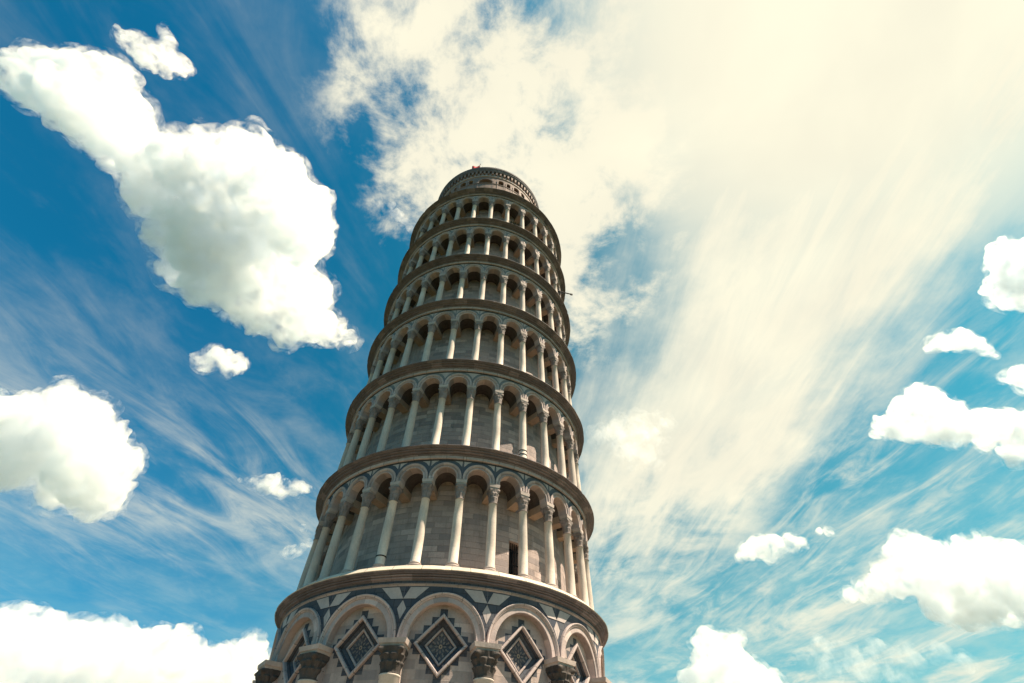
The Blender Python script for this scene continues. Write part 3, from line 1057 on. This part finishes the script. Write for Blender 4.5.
def shape(o, voxel, waves, sc, rag):
    rm = o.modifiers.new('merge', 'REMESH')
    rm.mode = 'VOXEL'
    rm.voxel_size = voxel
    for size, dep_, st in waves:
        dm_ = o.modifiers.new('billow', 'DISPLACE')
        dm_.texture = ctex(size * sc, dep_)
        dm_.texture_coords = 'LOCAL'
        dm_.mid_level = 0.5
        dm_.strength = st * sc * rag
    dg = bpy.context.evaluated_depsgraph_get()
    out = bpy.data.meshes.new_from_object(o.evaluated_get(dg))
    old = o.data
    name = old.name
    o.modifiers.clear()
    o.data = out
    bpy.data.meshes.remove(old)
    out.name = name
    out.materials.clear()
def cloud(label, lobes, seed, alt=1100.0, kids=9, soft=9.0, rag=1.0, vox=CLOUD_VOX, flat=0.45, fringe=None):
    rng = np.random.default_rng(seed)
    cx = sum(l[0] * l[2] for l in lobes) / sum(l[2] for l in lobes)
    cy = sum(l[1] * l[2] for l in lobes) / sum(l[2] for l in lobes)
    d0 = pix_dir(cx, cy)
    depth = min(3600.0, alt / d0.normalized().z) / d0.length
    sc = depth / 470.5                                    # metres per unit
    centre = CAM_LOC + d0 * depth
    span = max(l[2] for l in lobes)
    V, F = [], []
    nv = 0
    def add(c, r, lvl):
        nonlocal nv
        v, f = ICO[lvl]
        V.append(v * r + c)
        F.append(f + nv)
        nv += len(v)
    for (px_, py_, r) in lobes:
        d = pix_dir(px_, py_)
        dep = depth + rng.normal() * span * flat * sc
        c = np.array(CAM_LOC + d * dep - centre)
        R = r * sc * 0.98
        add(c, R, 3)
        for i in range(kids):
            u = rng.normal(size=3)
            u /= np.linalg.norm(u)
            if u[2] < -0.5 and rng.random() < 0.6:
                u[2] *= -1
            r2 = R * rng.uniform(0.22, 0.48)
            c2 = c + u * (R * 1.02 - r2 * 0.35)
            if r2 < 1.5 * sc:
                continue
            add(c2, r2, 2)
            for j in range(5):
                w = rng.normal(size=3)
                w /= np.linalg.norm(w)
                r3 = r2 * rng.uniform(0.25, 0.5)
                if r3 < 1.2 * sc:
                    continue
                add(c2 + w * (r2 - r3 * 0.3), r3, 1)
    fringe = 1.5 + span * 0.08 if fringe is None else fringe
    # a thin ragged fringe round the body
    fv_, ff_, fn_ = [], [], 0
    for (px_, py_, r) in lobes:
        d = pix_dir(px_, py_)
        c = np.array(CAM_LOC + d * (depth + rng.normal() * span * 0.3 * sc) - centre)
        v, f = ICO[3]
        fv_.append(v * (r * 1.0 + fringe) * sc + c)
        ff_.append(f + fn_)
        fn_ += len(v)
    V = np.concatenate(V)
    F = np.concatenate(F)
    me = bpy.data.meshes.new('cumulus_cloud')
    me.from_pydata(V.tolist(), [], F.tolist())
    o = bpy.data.objects.new('cumulus_cloud', me)
    COL.objects.link(o)
    shape(o, vox * sc, ((span * 0.55, 3, span * 0.22), (7.0 + span * 0.06, 5, 7.0 + span * 0.05)), sc, rag)
    o.data.materials.append(cloud_mat(1.0 / (soft * sc), sc, seed, rag))
    me = bpy.data.meshes.new('fringe')
    me.from_pydata(np.concatenate(fv_).tolist(), [], np.concatenate(ff_).tolist())
    fo = bpy.data.objects.new('fringe', me)
    COL.objects.link(fo)
    shape(fo, vox * 1.6 * sc, ((span * 0.6, 3, span * 0.26), (12.0, 5, min(11.0, 2 + fringe))), sc, rag)
    fo.data.materials.append(fringe_mat(1.0 / (max(13.0, soft * 0.8) * sc), sc, seed))
    fo.parent = o
    o.location = centre
    tag(o, label, 'cloud', 'cumulus clouds in the sky')
    return o

cloud('largest cream cumulus cloud with a bulging right side, sprawling left of the tower',
      [(18, 78, 20), (45, 74, 24), (75, 78, 26), (105, 86, 30), (70, 100, 26), (30, 92, 16), (125, 112, 26), (98, 125, 28), (120, 145, 26),
       (150, 160, 30), (185, 165, 30), (155, 190, 30), (215, 160, 28), (250, 160, 30), (280, 180, 30), (300, 205, 30), (255, 205, 50), (205, 205, 45), (300, 235, 30),
       (265, 250, 48), (212, 245, 38), (180, 235, 30), (180, 268, 22), (205, 285, 22), (240, 285, 30), (290, 280, 32), (312, 290, 22), (300, 315, 25), (262, 312, 22), (325, 328, 17), (348, 338, 9),
       (285, 338, 12), (198, 131, 7), (258, 129, 6)], 1, kids=8)
cloud('small ragged white cloud just above the largest cloud, at the upper left',
      [(124, 38, 9), (138, 46, 13), (152, 56, 14), (166, 62, 13), (180, 66, 10), (188, 68, 6), (165, 30, 6), (168, 44, 8), (145, 60, 9)], 2, kids=6, soft=9, rag=1.3)
cloud('round topped cloud cut by the left picture edge, shaded grey underneath',
      [(-20, 430, 40), (18, 425, 30), (45, 412, 22), (66, 402, 16), (90, 415, 20), (72, 430, 32), (105, 438, 20), (112, 462, 22), (85, 468, 32), (40, 455, 36), (100, 492, 24), (62, 488, 22),
       (130, 466, 12), (112, 510, 9), (0, 465, 26), (66, 387, 8)], 3)
cloud('low bank of heaped cloud filling the lower left corner',
      [(-10, 640, 30), (22, 630, 22), (40, 650, 30), (75, 640, 20), (98, 638, 20), (90, 665, 36), (128, 652, 18), (150, 650, 20), (178, 652, 20), (165, 675, 34), (205, 668, 20), (228, 662, 16), (250, 648, 14),
       (246, 668, 22), (215, 695, 32), (260, 690, 20), (20, 690, 46), (70, 700, 46), (130, 700, 44), (180, 710, 36), (-20, 680, 40)], 4, alt=900)
cloud('small puff of cloud below the largest cloud, left of the tower',
      [(205, 362, 11), (220, 360, 13), (235, 363, 11), (214, 351, 7), (228, 369, 9), (243, 366, 5)], 5, kids=6, soft=8, rag=1.2)
cloud('small flat wisp of cloud left of the second arcade of the tower',
      [(252, 482, 5), (266, 485, 9), (282, 487, 10), (296, 488, 9), (308, 489, 5), (240, 480, 3), (275, 479, 6)], 6, kids=6, soft=8, rag=1.3)
cloud('tiny wisp of cloud touching the left side of the lowest open arcade',
      [(290, 552, 6), (300, 548, 6), (308, 544, 5), (304, 528, 4), (283, 553, 3)], 7, kids=5, soft=7, rag=1.3)
cloud('dense white puff cut by the right picture edge, highest of those on the right',
      [(1006, 258, 16), (1000, 285, 13), (1018, 262, 18), (1012, 298, 14), (1030, 285, 24), (996, 300, 8), (1035, 250, 14), (1003, 242, 5)], 8)
cloud('small flat based cloud below the highest puff on the right',
      [(934, 344, 8), (946, 341, 10), (960, 340, 11), (974, 344, 9), (986, 350, 6), (926, 349, 4), (996, 356, 3)], 9, kids=6, soft=8)
cloud('small cloud on the right picture edge above the long drifting cloud',
      [(1012, 376, 8), (1022, 376, 11), (1030, 384, 12), (1003, 378, 5)], 10, kids=6, soft=8)
cloud('long drifting cloud with a knobbly crest, middle of those on the right',
      [(916, 394, 9), (905, 412, 14), (924, 404, 18), (888, 426, 12), (906, 428, 15), (945, 415, 18), (930, 430, 15), (968, 426, 16), (955, 438, 12), (990, 424, 16), (1008, 428, 18), (1018, 448, 14),
       (1030, 430, 20), (1014, 462, 7), (876, 434, 6), (985, 442, 9)], 11)
cloud('big heaped cloud at the lower right, largest on that side',
      [(908, 545, 14), (905, 562, 18), (928, 556, 18), (925, 578, 22), (895, 580, 18), (870, 590, 13), (850, 595, 7), (950, 575, 24), (955, 598, 24), (980, 605, 20), (985, 580, 24), (1005, 565, 22),
       (985, 552, 12), (1015, 590, 24), (1005, 612, 16), (1035, 575, 28), (1038, 605, 22), (940, 608, 14), (960, 545, 9), (975, 536, 5)], 12)
cloud('small flat cloud between the tower and the lower right clouds',
      [(748, 552, 9), (760, 547, 11), (775, 546, 11), (790, 543, 9), (803, 542, 5), (742, 558, 6), (770, 556, 7)], 13, kids=6, soft=8)
cloud('upright cloud rising from the bottom edge right of the tower',
      [(698, 642, 8), (710, 644, 13), (724, 648, 14), (738, 640, 8), (712, 662, 16), (735, 664, 17), (752, 676, 17), (700, 660, 9), (770, 690, 16), (725, 690, 28), (755, 700, 24), (695, 685, 14)], 14)
cloud('tiny fleck of cloud above the big heap at the lower right',
      [(820, 531, 4), (828, 531, 5), (834, 533, 3)], 15, kids=4, soft=6)
cloud('soft smudge of cloud just right of the second open arcade of the tower',
      [(602, 436, 9), (616, 432, 13), (636, 430, 13), (652, 438, 11), (632, 450, 11), (662, 426, 7), (648, 456, 8)], 16, kids=5, soft=48, rag=1.5, fringe=9)
cloud('small torn wisp of cloud beside the left edge of the uppermost arcades',
      [(378, 203, 4), (387, 208, 6), (397, 214, 6), (405, 221, 5), (392, 204, 4), (410, 228, 4)], 17, kids=5, soft=30, rag=1.5)
cloud('thin hazy low cloud along the bottom edge, under the big heap at the lower right',
      [(800, 655, 8), (822, 648, 11), (848, 655, 13), (878, 650, 11), (908, 658, 13), (940, 653, 11), (865, 668, 13), (830, 672, 11), (900, 676, 12), (965, 662, 9)], 18, kids=5, soft=60, rag=1.5)
